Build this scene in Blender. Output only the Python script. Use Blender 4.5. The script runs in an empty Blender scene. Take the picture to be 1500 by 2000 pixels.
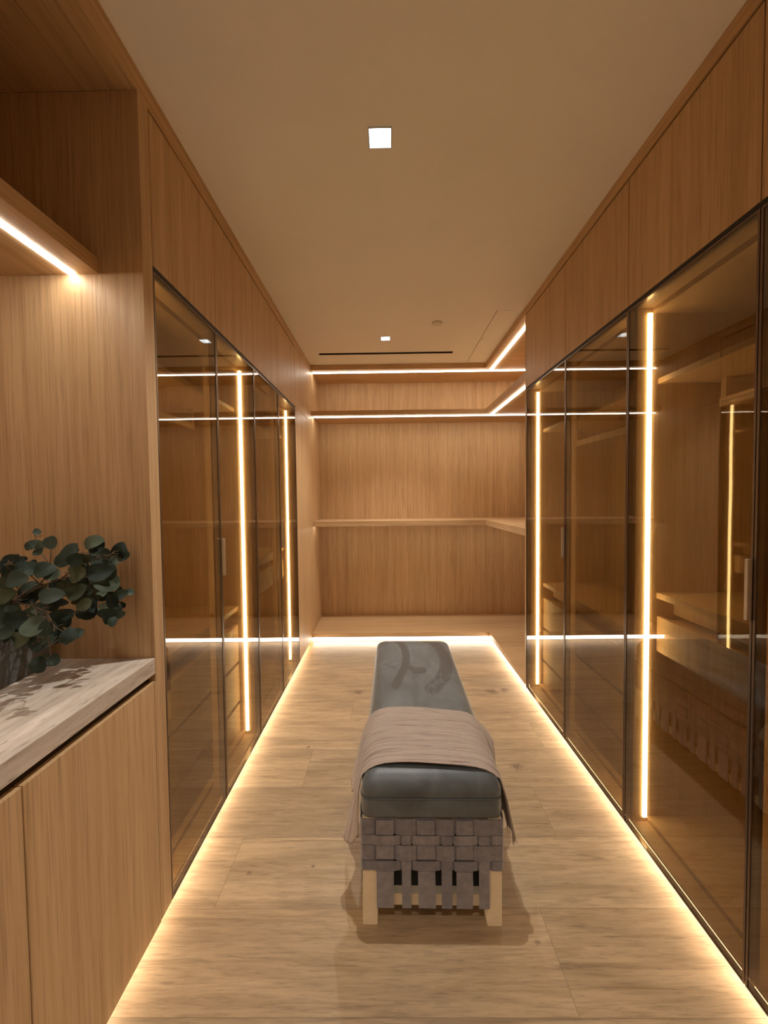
import bpy, bmesh, math, random
from mathutils import Vector, Matrix, noise
S = bpy.context.scene
C = S.collection
random.seed(11)

# ------------------------------------------------------------------ camera
cam_d = bpy.data.cameras.new('camera')
cam = bpy.data.objects.new('camera', cam_d); C.objects.link(cam)
PITCH, YAW, ROLL, EYE = -0.034979, 0.009505, 0.011299, 1.39847
R = Matrix.Rotation(YAW, 3, 'Z') @ Matrix.Rotation(PITCH, 3, 'X') @ Matrix.Rotation(ROLL, 3, 'Y')
rt, fw, up = R @ Vector((1, 0, 0)), R @ Vector((0, 1, 0)), R @ Vector((0, 0, 1))
M4 = Matrix((rt, up, -fw)).transposed().to_4x4(); M4.translation = Vector((0, 0, EYE))
cam.matrix_world = M4
cam_d.sensor_fit = 'HORIZONTAL'; cam_d.sensor_width = 36; cam_d.lens = 780.0 / 1500 * 36
cam_d.clip_start = 0.02
S.camera = cam

# ------------------------------------------------------------------ light levels
S.view_settings.view_transform = 'Standard'
S.view_settings.look = 'None'
S.view_settings.gamma = 1
S.view_settings.exposure = 0.97
S.view_settings.use_curve_mapping = False
w = bpy.data.worlds.new('world'); S.world = w; w.use_nodes = True
w.node_tree.nodes['Background'].inputs[0].default_value = (0, 0, 0, 1)
WARM = (1.0, 0.88, 0.56)        # wardrobe and plinth strips
SOFT = (1.0, 0.90, 0.74)        # strips of the open shelving
NEUT = (1.0, 0.93, 0.84)        # strip over the counter
E_WARDROBE, E_PLINTH, E_SHELF, E_COUNTER = 20.0, 7.2, 11.5, 19.0
SPOT_W, SPOT_COL = 50.0, (1.0, 0.94, 0.86)

# ------------------------------------------------------------------ materials
def newmat(name):
    m = bpy.data.materials.new(name); m.use_nodes = True
    nt = m.node_tree; nt.nodes.clear()
    out = nt.nodes.new('ShaderNodeOutputMaterial')
    return m, nt, out
def N(nt, t, **kw):
    n = nt.nodes.new(t)
    for k, v in kw.items(): setattr(n, k, v)
    return n
def mth(nt, op, a, b=None, c=None):
    n = N(nt, 'ShaderNodeMath', operation=op)
    for i, v in enumerate((a, b, c)):
        if v is None: continue
        if isinstance(v, (int, float)): n.inputs[i].default_value = v
        else: nt.links.new(v, n.inputs[i])
    return n.outputs[0]
def ramp(nt, fac, stops):
    r = N(nt, 'ShaderNodeValToRGB'); el = r.color_ramp.elements
    while len(el) < len(stops): el.new(0.5)
    for e, (p, c) in zip(el, stops): e.position = p; e.color = (c[0], c[1], c[2], 1) if not isinstance(c, (int, float)) else (c, c, c, 1)
    nt.links.new(fac, r.inputs[0]); return r.outputs[0]
def mixc(nt, fac, a, b, mode='MIX'):
    n = N(nt, 'ShaderNodeMix', data_type='RGBA', blend_type=mode)
    for i, v in ((0, fac), (6, a), (7, b)):
        if isinstance(v, (int, float)): n.inputs[i].default_value = v
        elif isinstance(v, tuple): n.inputs[i].default_value = (*v, 1)
        else: nt.links.new(v, n.inputs[i])
    return n.outputs[2]
def noise_n(nt, vec, scale, detail=4, rough=0.55, dist=0.0):
    n = N(nt, 'ShaderNodeTexNoise'); n.inputs['Scale'].default_value = scale
    n.inputs['Detail'].default_value = detail; n.inputs['Roughness'].default_value = rough
    n.inputs['Distortion'].default_value = dist
    nt.links.new(vec, n.inputs['Vector']); return n.outputs[0]
def mapping(nt, vec, scale, loc=None):
    n = N(nt, 'ShaderNodeMapping'); n.inputs['Scale'].default_value = scale
    nt.links.new(vec, n.inputs['Vector'])
    if loc is not None: nt.links.new(loc, n.inputs['Location'])
    return n.outputs[0]
def bump(nt, h, strength, dist=0.002):
    b = N(nt, 'ShaderNodeBump'); b.inputs['Strength'].default_value = strength; b.inputs['Distance'].default_value = dist
    nt.links.new(h, b.inputs['Height']); return b.outputs[0]
def principled(nt, out, color=None, rough=0.5, normal=None, metallic=0.0, spec=0.5, sheen=0.0):
    p = N(nt, 'ShaderNodeBsdfPrincipled')
    if isinstance(color, tuple): p.inputs['Base Color'].default_value = (*color, 1)
    elif color is not None: nt.links.new(color, p.inputs['Base Color'])
    if isinstance(rough, (int, float)): p.inputs['Roughness'].default_value = rough
    else: nt.links.new(rough, p.inputs['Roughness'])
    p.inputs['Metallic'].default_value = metallic
    p.inputs['Specular IOR Level'].default_value = spec
    if sheen: p.inputs['Sheen Weight'].default_value = sheen; p.inputs['Sheen Roughness'].default_value = 0.4
    if normal is not None: nt.links.new(normal, p.inputs['Normal'])
    nt.links.new(p.outputs[0], out.inputs[0]); return p

OAK_L, OAK_M, OAK_D = (0.69, 0.465, 0.255), (0.61, 0.395, 0.205), (0.52, 0.325, 0.158)
def oak(name, axis):
    m, nt, out = newmat(name)
    tc = N(nt, 'ShaderNodeTexCoord'); oi = N(nt, 'ShaderNodeObjectInfo')
    off = N(nt, 'ShaderNodeCombineXYZ')
    for i in range(3): nt.links.new(mth(nt, 'MULTIPLY', oi.outputs['Random'], 7.0 + 3 * i), off.inputs[i])
    sc = [1, 1, 1]; sc[axis] = 0.022
    v = mapping(nt, tc.outputs['Object'], sc, off.outputs[0])
    sc2 = [1, 1, 1]; sc2[axis] = 0.06
    v2 = mapping(nt, tc.outputs['Object'], sc2, off.outputs[0])
    fine = noise_n(nt, v, 210, 3, 0.6)
    med = noise_n(nt, v, 45, 4, 0.6, 0.3)
    big = noise_n(nt, v2, 6, 2, 0.5)
    c1 = ramp(nt, med, [(0.28, OAK_D), (0.47, OAK_M), (0.72, OAK_L)])
    pores = ramp(nt, fine, [(0.32, 0.66), (0.50, 1.0)])
    c2 = mixc(nt, 0.75, c1, pores, 'MULTIPLY')
    tone = ramp(nt, big, [(0.3, 0.92), (0.7, 1.03)])
    c3 = mixc(nt, 1.0, c2, tone, 'MULTIPLY')
    principled(nt, out, c3, 0.48, bump(nt, fine, 0.10, 0.001), spec=0.32)
    return m
OAK = [oak('oak_grain_x', 0), oak('oak_grain_y', 1), oak('oak_grain_z', 2)]

def floor_mat():
    m, nt, out = newmat('oak_floorboards')
    tc = N(nt, 'ShaderNodeTexCoord'); sep = N(nt, 'ShaderNodeSeparateXYZ'); nt.links.new(tc.outputs['Object'], sep.inputs[0])
    X, Y = sep.outputs[0], sep.outputs[1]
    W, Lp = 0.2865, 2.4
    v = mth(nt, 'DIVIDE', mth(nt, 'SUBTRACT', Y, 1.313), W)
    row = mth(nt, 'FLOOR', v); fy = mth(nt, 'FRACT', v)
    u = mth(nt, 'DIVIDE', mth(nt, 'ADD', mth(nt, 'ADD', X, 0.61), mth(nt, 'MULTIPLY', row, 1.11)), Lp)
    col = mth(nt, 'FLOOR', u); fx = mth(nt, 'FRACT', u)
    ey = mth(nt, 'MULTIPLY', mth(nt, 'MINIMUM', fy, mth(nt, 'SUBTRACT', 1.0, fy)), W)
    ex = mth(nt, 'MULTIPLY', mth(nt, 'MINIMUM', fx, mth(nt, 'SUBTRACT', 1.0, fx)), Lp)
    gap = mth(nt, 'LESS_THAN', mth(nt, 'MINIMUM', ex, ey), 0.0010)
    idv = N(nt, 'ShaderNodeCombineXYZ'); nt.links.new(row, idv.inputs[0]); nt.links.new(col, idv.inputs[1]); idv.inputs[2].default_value = 3.0
    wn = N(nt, 'ShaderNodeTexWhiteNoise'); nt.links.new(idv.outputs[0], wn.inputs['Vector'])
    rnd = wn.outputs['Value']
    gv = N(nt, 'ShaderNodeCombineXYZ')
    nt.links.new(mth(nt, 'ADD', mth(nt, 'MULTIPLY', X, 0.075), mth(nt, 'MULTIPLY', rnd, 9.0)), gv.inputs[0])
    nt.links.new(Y, gv.inputs[1]); nt.links.new(mth(nt, 'MULTIPLY', rnd, 17.0), gv.inputs[2])
    g1 = noise_n(nt, gv.outputs[0], 30, 6, 0.68, 1.1)
    g2 = noise_n(nt, gv.outputs[0], 170, 4, 0.65, 0.4)
    gv2 = N(nt, 'ShaderNodeCombineXYZ')
    nt.links.new(mth(nt, 'MULTIPLY', X, 0.3), gv2.inputs[0]); nt.links.new(Y, gv2.inputs[1]); nt.links.new(mth(nt, 'MULTIPLY', rnd, 5.0), gv2.inputs[2])
    g3 = noise_n(nt, gv2.outputs[0], 5, 3, 0.5, 1.2)
    c = ramp(nt, g1, [(0.22, (0.21, 0.135, 0.070)), (0.40, (0.40, 0.282, 0.165)), (0.55, (0.49, 0.355, 0.215)), (0.80, (0.56, 0.415, 0.265))])
    c = mixc(nt, 0.8, c, ramp(nt, g2, [(0.30, 0.62), (0.50, 1.0)]), 'MULTIPLY')
    c = mixc(nt, 1.0, c, ramp(nt, g3, [(0.3, 0.80), (0.62, 1.05)]), 'MULTIPLY')
    c = mixc(nt, 1.0, c, ramp(nt, rnd, [(0.0, (0.80, 0.77, 0.74)), (0.5, (1.0, 0.98, 0.95)), (1.0, (1.08, 1.04, 1.0))]), 'MULTIPLY')
    nearrow = mth(nt, 'LESS_THAN', mth(nt, 'ABSOLUTE', mth(nt, 'ADD', row, 1.0)), 0.5)
    c = mixc(nt, mth(nt, 'MULTIPLY', nearrow, 0.8), c, (0.80, 0.78, 0.75), 'MULTIPLY')
    # knots
    wob = noise_n(nt, tc.outputs['Object'], 38, 3, 0.7)
    for kx, ky, r in ((0.655, 2.025, 0.030), (0.732, 2.835, 0.045), (0.831, 2.857, 0.03), (-0.226, 2.833, 0.04), (-0.536, 1.446, 0.010), (0.345, 1.793, 0.012), (0.455, 1.21, 0.010), (-0.30, 1.47, 0.008), (-0.46, 2.20, 0.012)):
        dx = mth(nt, 'MULTIPLY', mth(nt, 'SUBTRACT', X, kx), 0.75); dy = mth(nt, 'SUBTRACT', Y, ky)
        d = mth(nt, 'SQRT', mth(nt, 'ADD', mth(nt, 'MULTIPLY', dx, dx), mth(nt, 'MULTIPLY', dy, dy)))
        k = mth(nt, 'ADD', mth(nt, 'DIVIDE', d, r), mth(nt, 'MULTIPLY', mth(nt, 'SUBTRACT', wob, 0.5), 2.6))
        f = ramp(nt, k, [(0.25, 0.75), (1.0, 0.0)])
        c = mixc(nt, f, c, (0.15, 0.09, 0.06))
    c = mixc(nt, mth(nt, 'MULTIPLY', gap, 0.55), c, (0.14, 0.085, 0.045))
    h = mth(nt, 'SUBTRACT', mth(nt, 'MULTIPLY', g2, 0.4), gap)
    principled(nt, out, c, 0.44, bump(nt, h, 0.18, 0.001), spec=0.38)
    return m
FLOOR = floor_mat()

def plain(name, col, rough=0.5, metallic=0.0, spec=0.5, var=0.06, scale=30, bmp=0.0, sheen=0.0):
    m, nt, out = newmat(name)
    tc = N(nt, 'ShaderNodeTexCoord')
    n = noise_n(nt, tc.outputs['Object'], scale, 4, 0.6)
    a = tuple(x * (1 - var) for x in col); b = tuple(min(1, x * (1 + var)) for x in col)
    c = ramp(nt, n, [(0.3, a), (0.7, b)])
    principled(nt, out, c, rough, bump(nt, n, bmp) if bmp else None, metallic, spec, sheen)
    return m
CEIL = plain('ceiling_paint', (0.91, 0.895, 0.875), 0.9, spec=0.2, var=0.012, scale=4)
WHITE = plain('white_lamp_metal', (0.66, 0.74, 0.80), 0.35, var=0.01)
WHITE_PL = plain('white_plastic', (0.74, 0.70, 0.64), 0.5, var=0.01)
BLACK = plain('black_slot_and_shade', (0.012, 0.010, 0.009), 0.6, var=0.1)  # air slot metal, also the black of painted-in shade
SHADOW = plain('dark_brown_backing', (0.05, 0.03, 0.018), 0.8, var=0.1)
BRONZE = plain('bronze_door_profile', (0.20, 0.145, 0.105), 0.32, 0.85, var=0.05)
BRONZE_L = plain('bronze_handle', (0.50, 0.40, 0.29), 0.40, 0.6, var=0.05)
LEGWOOD = plain('pale_beech_leg', (0.66, 0.53, 0.35), 0.5, var=0.07, scale=18)
def strap_mat():
    m, nt, out = newmat('grey_nubuck_strap')
    tc = N(nt, 'ShaderNodeTexCoord'); oi = N(nt, 'ShaderNodeObjectInfo')
    n = noise_n(nt, tc.outputs['Object'], 40, 4, 0.6); n2 = noise_n(nt, tc.outputs['Object'], 400, 2, 0.6)
    c = ramp(nt, n, [(0.3, (0.165, 0.153, 0.163)), (0.7, (0.25, 0.232, 0.243))])
    c = mixc(nt, 1.0, c, ramp(nt, oi.outputs['Random'], [(0.0, (0.72, 0.72, 0.76)), (1.0, (1.12, 1.10, 1.08))]), 'MULTIPLY')
    principled(nt, out, c, 0.75, bump(nt, n2, 0.2, 0.001), spec=0.25, sheen=0.25); return m
STRAP = strap_mat()
STEM = plain('eucalyptus_stem', (0.13, 0.085, 0.05), 0.7, var=0.2)
FRINGE = plain('throw_fringe_yarn', (0.30, 0.22, 0.18), 0.9, var=0.1)
PIPING = plain('cushion_piping', (0.07, 0.078, 0.08), 0.6, var=0.08)

def emit(name, col, s):
    m, nt, out = newmat(name)
    e = N(nt, 'ShaderNodeEmission'); e.inputs[0].default_value = (*col, 1); e.inputs[1].default_value = s
    nt.links.new(e.outputs[0], out.inputs[0]); return m
L_WARD = emit('wardrobe_strip_light', WARM, E_WARDROBE)
L_PLINTH = emit('plinth_strip_light', (1.0, 0.82, 0.60), E_PLINTH)
L_SHELF = emit('shelf_strip_light', SOFT, E_SHELF)
L_COUNT = emit('counter_strip_light', NEUT, E_COUNTER)
L_BULB = emit('downlight_lens', (1.0, 0.95, 0.88), 40)
L_BACK = emit('platform_strip_light', SOFT, 6.0)

def glass_mat():
    m, nt, out = newmat('smoked_bronze_glass')
    geo = N(nt, 'ShaderNodeNewGeometry')
    tc = N(nt, 'ShaderNodeTexCoord')
    IORV = 2.1
    ior = mth(nt, 'ADD', mth(nt, 'MULTIPLY', geo.outputs['Backfacing'], 1 / IORV - IORV), IORV)
    fr = N(nt, 'ShaderNodeFresnel'); nt.links.new(ior, fr.inputs[0])
    wav = noise_n(nt, tc.outputs['Object'], 2.2, 1, 0.4)
    nb = bump(nt, wav, 0.032, 0.02)
    t = N(nt, 'ShaderNodeBsdfTransparent'); t.inputs[0].default_value = (0.525, 0.462, 0.36, 1)
    g = N(nt, 'ShaderNodeBsdfGlossy'); g.inputs[0].default_value = (0.82, 0.79, 0.75, 1); g.inputs[1].default_value = 0.0
    nt.links.new(nb, g.inputs['Normal'])
    mx = N(nt, 'ShaderNodeMixShader'); nt.links.new(fr.outputs[0], mx.inputs[0])
    nt.links.new(t.outputs[0], mx.inputs[1]); nt.links.new(g.outputs[0], mx.inputs[2])
    nt.links.new(mx.outputs[0], out.inputs[0]); return m
GLASS = glass_mat()

def stone_mat():
    m, nt, out = newmat('travertine_stone')
    tc = N(nt, 'ShaderNodeTexCoord')
    v = mapping(nt, tc.outputs['Object'], (1, 0.12, 1))
    n1 = noise_n(nt, v, 55, 6, 0.7, 0.5); n2 = noise_n(nt, v, 14, 3, 0.5, 0.4); n3 = noise_n(nt, v, 130, 3, 0.6)
    c = ramp(nt, n1, [(0.3, (0.42, 0.335, 0.26)), (0.46, (0.64, 0.55, 0.46)), (0.72, (0.80, 0.72, 0.63))])
    c = mixc(nt, 1.0, c, ramp(nt, n2, [(0.35, 0.85), (0.65, 1.05)]), 'MULTIPLY')
    c = mixc(nt, ramp(nt, n3, [(0.30, 0.75), (0.38, 0.0)]), c, (0.28, 0.20, 0.15))
    principled(nt, out, c, 0.5, bump(nt, n3, 0.1), spec=0.35); return m
STONE = stone_mat()

def concrete_mat():
    m, nt, out = newmat('mottled_grey_concrete')
    tc = N(nt, 'ShaderNodeTexCoord')
    n1 = noise_n(nt, tc.outputs['Object'], 9, 4, 0.6); n2 = noise_n(nt, tc.outputs['Object'], 160, 2, 0.6)
    c = ramp(nt, n1, [(0.3, (0.085, 0.085, 0.08)), (0.7, (0.19, 0.195, 0.19))])
    c = mixc(nt, ramp(nt, n2, [(0.55, 0.0), (0.72, 0.55)]), c, (0.33, 0.34, 0.33))
    principled(nt, out, c, 0.75, bump(nt, n2, 0.2), spec=0.3); return m
CONCRETE = concrete_mat()

def leaf_mat():
    m, nt, out = newmat('eucalyptus_leaf')
    geo = N(nt, 'ShaderNodeNewGeometry')
    c = ramp(nt, geo.outputs['Random Per Island'], [(0.0, (0.016, 0.028, 0.020)), (0.3, (0.036, 0.056, 0.040)), (0.6, (0.062, 0.090, 0.074)), (0.8, (0.085, 0.105, 0.055)), (1.0, (0.15, 0.18, 0.11))])
    p = principled(nt, out, c, 0.62, spec=0.3); return m
LEAF = leaf_mat()

def arc_mask(nt, X, Y, pts, r0, soft=0.012, wob=None):
    best = None
    for (ax, ay), (bx, by) in zip(pts[:-1], pts[1:]):
        lx, ly = bx - ax, by - ay; L2 = lx * lx + ly * ly
        px, py = mth(nt, 'SUBTRACT', X, ax), mth(nt, 'SUBTRACT', Y, ay)
        t = mth(nt, 'DIVIDE', mth(nt, 'ADD', mth(nt, 'MULTIPLY', px, lx), mth(nt, 'MULTIPLY', py, ly)), L2)
        t = mth(nt, 'MINIMUM', mth(nt, 'MAXIMUM', t, 0.0), 1.0)
        qx = mth(nt, 'SUBTRACT', px, mth(nt, 'MULTIPLY', t, lx)); qy = mth(nt, 'SUBTRACT', py, mth(nt, 'MULTIPLY', t, ly))
        qy = mth(nt, 'MULTIPLY', qy, 0.55)
        d = mth(nt, 'SQRT', mth(nt, 'ADD', mth(nt, 'MULTIPLY', qx, qx), mth(nt, 'MULTIPLY', qy, qy)))
        best = d if best is None else mth(nt, 'MINIMUM', best, d)
    best = mth(nt, 'ADD', best, mth(nt, 'MULTIPLY', mth(nt, 'SUBTRACT', wob, 0.5), 0.02))
    return mth(nt, 'MINIMUM', mth(nt, 'MAXIMUM', mth(nt, 'DIVIDE', mth(nt, 'SUBTRACT', r0, best), soft * 0.5), 0.0), 1.0)
def suede_mat():
    m, nt, out = newmat('grey_blue_suede')
    tc = N(nt, 'ShaderNodeTexCoord'); sep = N(nt, 'ShaderNodeSeparateXYZ'); nt.links.new(tc.outputs['Object'], sep.inputs[0])
    X, Y, Z = sep.outputs
    vv = mapping(nt, tc.outputs['Object'], (1, 0.5, 1))
    n1 = noise_n(nt, vv, 9, 3, 0.6, 0.8); n2 = noise_n(nt, tc.outputs['Object'], 300, 2, 0.5)
    c = ramp(nt, n1, [(0.30, (0.066, 0.074, 0.078)), (0.5, (0.094, 0.107, 0.113)), (0.72, (0.128, 0.146, 0.154))])
    wv = mapping(nt, tc.outputs['Object'], (3, 1, 1)); wob = noise_n(nt, wv, 30, 3, 0.6)
    # nap brushed the other way: two sweeping finger strokes
    s1 = arc_mask(nt, X, Y, [(-0.175, 1.245), (-0.12, 1.225), (-0.075, 1.15), (-0.055, 1.05), (-0.048, 0.95), (-0.055, 0.86), (-0.072, 0.76), (-0.098, 0.66), (-0.112, 0.60)], 0.024, wob=wob)
    s2 = arc_mask(nt, X, Y, [(0.045, 1.245), (0.105, 1.20), (0.145, 1.11), (0.163, 1.00), (0.168, 0.90), (0.155, 0.80), (0.125, 0.70), (0.08, 0.60), (0.055, 0.57)], 0.036, wob=wob)
    s3 = arc_mask(nt, X, Y, [(-0.055, 0.83), (-0.01, 0.76), (0.03, 0.765)], 0.022, wob=wob)
    s4 = arc_mask(nt, X, Y, [(-0.17, 0.86), (-0.12, 0.80), (-0.08, 0.84)], 0.005, wob=wob)
    s3 = mth(nt, 'MAXIMUM', s3, s4)
    streak = ramp(nt, noise_n(nt, mapping(nt, tc.outputs['Object'], (6, 1.5, 1)), 14, 2, 0.5), [(0.42, 0.35), (0.55, 1.0)])
    far = mth(nt, 'GREATER_THAN', mth(nt, 'ADD', Y, mth(nt, 'MULTIPLY', wob, 0.1)), 0.78)
    s2 = mth(nt, 'MULTIPLY', s2, mth(nt, 'MAXIMUM', far, streak))
    s = mth(nt, 'MAXIMUM', mth(nt, 'MAXIMUM', s1, s2), s3)
    s = mth(nt, 'MULTIPLY', s, mth(nt, 'GREATER_THAN', Z, 0.48))
    c = mixc(nt, mth(nt, 'MULTIPLY', s, 0.85), c, (0.036, 0.033, 0.033))
    principled(nt, out, c, 0.44, bump(nt, n2, 0.12, 0.0006), spec=0.5, sheen=0.3); return m
SUEDE = suede_mat()

def throw_mat():
    m, nt, out = newmat('crinkled_taupe_gauze')
    tc = N(nt, 'ShaderNodeTexCoord')
    v = mapping(nt, tc.outputs['UV'], (1.3, 10, 1))
    n1 = noise_n(nt, v, 4, 2, 0.5, 1.2); n2 = noise_n(nt, tc.outputs['Object'], 500, 2, 0.5)
    c = ramp(nt, n1, [(0.30, (0.30, 0.23, 0.19)), (0.40, (0.42, 0.335, 0.28)), (0.75, (0.48, 0.39, 0.335))])  # crease shade painted into the colour, darker where the crinkles dip
    h = mth(nt, 'ADD', n1, mth(nt, 'MULTIPLY', n2, 0.15))
    principled(nt, out, c, 0.9, bump(nt, h, 0.7, 0.010), spec=0.15, sheen=0.3); return m
THROW = throw_mat()

# ------------------------------------------------------------------ object helpers
def empty(name, loc, label=None, cat=None, group=None, rz=0.0):
    o = bpy.data.objects.new(name, None); C.objects.link(o); o.location = loc; o.rotation_euler = (0, 0, rz)
    o.empty_display_size = 0.1
    if label: o['label'] = label
    if cat: o['category'] = cat
    if group: o['group'] = group
    return o
class MB:
    """collects solids in the parent's frame (or in the world frame with world=True)"""
    def __init__(s): s.v = []; s.f = []; s.uv = None
    def box(s, x0, x1, y0, y1, z0, z1):
        x0, x1 = sorted((x0, x1)); y0, y1 = sorted((y0, y1)); z0, z1 = sorted((z0, z1))
        b = len(s.v)
        s.v += [(x, y, z) for z in (z0, z1) for x, y in ((x0, y0), (x1, y0), (x1, y1), (x0, y1))]
        s.f += [tuple(b + i for i in q) for q in ((3, 2, 1, 0), (4, 5, 6, 7), (0, 1, 5, 4), (1, 2, 6, 5), (2, 3, 7, 6), (3, 0, 4, 7))]
        return s
    def prism(s, pts, z0, z1):
        b = len(s.v); n = len(pts)
        s.v += [(x, y, z0) for x, y in pts] + [(x, y, z1) for x, y in pts]
        s.f.append(tuple(b + i for i in reversed(range(n)))); s.f.append(tuple(b + n + i for i in range(n)))
        for i in range(n): s.f.append((b + i, b + (i + 1) % n, b + n + (i + 1) % n, b + n + i))
        return s
    def tube(s, pts, r, seg=6, closed=False, r2=None):
        b = len(s.v); n = len(pts); P = [Vector(p) for p in pts]
        for i, p in enumerate(P):
            if closed: t = P[(i + 1) % n] - P[i - 1]
            else: t = P[min(i + 1, n - 1)] - P[max(i - 1, 0)]
            t.normalize(); a = Vector((0, 0, 1)) if abs(t.z) < 0.9 else Vector((1, 0, 0))
            u = t.cross(a).normalized(); v = t.cross(u)
            rr = r if r2 is None else r + (r2 - r) * i / (n - 1)
            for k in range(seg):
                an = 2 * math.pi * k / seg
                s.v.append(tuple(p + u * (rr * math.cos(an)) + v * (rr * math.sin(an))))
        for i in range(n if closed else n - 1):
            j = (i + 1) % n
            for k in range(seg):
                k2 = (k + 1) % seg
                s.f.append((b + i * seg + k, b + j * seg + k, b + j * seg + k2, b + i * seg + k2))
        if not closed:
            s.f.append(tuple(b + k for k in range(seg))); s.f.append(tuple(b + (n - 1) * seg + k for k in reversed(range(seg))))
        return s
    def disc(s, cx, cy, z0, z1, r, seg=32):
        return s.prism([(cx + r * math.cos(2 * math.pi * k / seg), cy + r * math.sin(2 * math.pi * k / seg)) for k in range(seg)], z0, z1)
    def build(s, name, mat, parent=None, bevel=0.0, smooth=False, loc=None, solid=0.0, seg=2):
        me = bpy.data.meshes.new(name)
        off = Vector((0, 0, 0))
        q, local = parent, False
        while q is not None: local = local or bool(q.get('_local')); off += q.location; q = q.parent
        if local: off = Vector((0, 0, 0))
        elif parent is None and loc is not None: off = Vector(loc)
        me.from_pydata([tuple(Vector(p) - off) for p in s.v], [], s.f); me.update()
        if s.uv:
            ul = me.uv_layers.new(name='uv')
            for lp in me.loops: ul.data[lp.index].uv = s.uv[lp.vertex_index]
        bm = bmesh.new(); bm.from_mesh(me); 
        if name != 'foliage': bmesh.ops.recalc_face_normals(bm, faces=bm.faces)
        if bevel > 0:
            bmesh.ops.bevel(bm, geom=list(bm.edges), offset=bevel, segments=seg, profile=0.5, affect='EDGES', clamp_overlap=True)
        bm.to_mesh(me); bm.free()
        if smooth:
            for p in me.polygons: p.use_smooth = True
        if isinstance(mat, (list, tuple)):
            for q in mat: me.materials.append(q)
        else: me.materials.append(mat)
        o = bpy.data.objects.new(name, me); C.objects.link(o)
        if parent is not None: o.parent = parent
        elif loc is not None: o.location = loc
        if solid:
            md = o.modifiers.new('thickness', 'SOLIDIFY'); md.thickness = solid; md.offset = 0
        return o
def struct(o): o['kind'] = 'structure'; return o
def tag(o, label, cat, group=None):
    o['label'] = label; o['category'] = cat
    if group: o['group'] = group
    return o

XL, XR, H = -0.739, 0.962, 2.70
DEP = 0.60
YB = 4.40                      # far wall face
Z0 = 0.055                     # underside of the floating units
YNEAR = -1.9

# ------------------------------------------------------------------ room shell
struct(MB().box(-1.5, 1.75, YNEAR, 4.6, -0.06, 0.0).build('floor', FLOOR))
# ceiling slab with openings for the two downlights, one more behind the viewer, and the air slot
holes = [(-0.0565, 0.0305, 1.447, 1.534), (-0.044, 0.036, 3.268, 3.348), (-0.0565, 0.0305, -0.393, -0.307), (-0.605, 0.600, 3.620, 3.665)]
xs = sorted({-1.5, 1.75, *[h[0] for h in holes], *[h[1] for h in holes]})
ys = sorted({YNEAR, 4.6, *[h[2] for h in holes], *[h[3] for h in holes]})
cb = MB()
vid = {}
def cv(x, y, z):
    k = (round(x, 5), round(y, 5), z)
    if k not in vid: vid[k] = len(cb.v); cb.v.append((x, y, z))
    return vid[k]
def inhole(x, y): return any(h[0] < x < h[1] and h[2] < y < h[3] for h in holes)
cells = {}
for i in range(len(xs) - 1):
    for j in range(len(ys) - 1): cells[i, j] = not inhole((xs[i] + xs[i + 1]) / 2, (ys[j] + ys[j + 1]) / 2)
for (i, j), ok in cells.items():
    if not ok: continue
    x0, x1, y0, y1 = xs[i], xs[i + 1], ys[j], ys[j + 1]
    cb.f.append((cv(x0, y0, H), cv(x0, y1, H), cv(x1, y1, H), cv(x1, y0, H)))
    cb.f.append((cv(x0, y0, H + .1), cv(x1, y0, H + .1), cv(x1, y1, H + .1), cv(x0, y1, H + .1)))
    for di, dj, a, b in ((-1, 0, (x0, y0), (x0, y1)), (1, 0, (x1, y0), (x1, y1)), (0, -1, (x0, y0), (x1, y0)), (0, 1, (x0, y1), (x1, y1))):
        if not cells.get((i + di, j + dj), False):
            cb.f.append((cv(*a, H), cv(*b, H), cv(*b, H + .1), cv(*a, H + .1)))
struct(cb.build('ceiling', CEIL))
struct(MB().box(-1.5, -1.36, YNEAR, 4.6, 0, H).build('wall_left', OAK[2]))
struct(MB().box(1.59, 1.75, YNEAR, 4.6, 0, H).build('wall_right', OAK[2]))
struct(MB().box(-1.36, 1.59, YB, 4.6, 0, H).build('wall_back', OAK[2]))
struct(MB().box(-1.36, 1.59, YNEAR, -1.75, 0, H).build('wall_front', CEIL))
# oak cladding of the right wall beside and behind the viewer
struct(MB().box(XR, 1.589, -1.749, 0.485, 0.0, 2.699).build('wall_right_cladding', OAK[2]))
struct(MB().box(-1.359, XL, -1.749, -0.9, 0.0, 2.699).build('wall_left_cladding', OAK[2]))
# ceiling trims above the overhead cupboards
struct(MB().box(XL, -0.80, -0.899, 3.93, 2.632, 2.6995).build('trim_1', OAK[1]))
struct(MB().box(XR, 1.03, 0.486, 2.80, 2.647, 2.6995).build('trim_2', OAK[1]))
# shadow line of the recess behind the trims, put in as dark boxes
struct(MB().box(-0.757, -0.80, 1.2895, 3.24, 2.616, 2.6315).build('recess_shade_1', SHADOW))
struct(MB().box(0.980, 1.03, 0.486, 2.78, 2.616, 2.6465).build('recess_shade_2', SHADOW))

struct(MB().box(-0.742, -0.763, 1.2895, 3.2445, 2.1335, 2.1463).build('gap_shade_1', BLACK))  # black strips added as shade in the gap below the overhead doors
struct(MB().box(0.965, 0.986, 0.4905, 2.784, 2.1335, 2.1463).build('gap_shade_2', BLACK))

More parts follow.
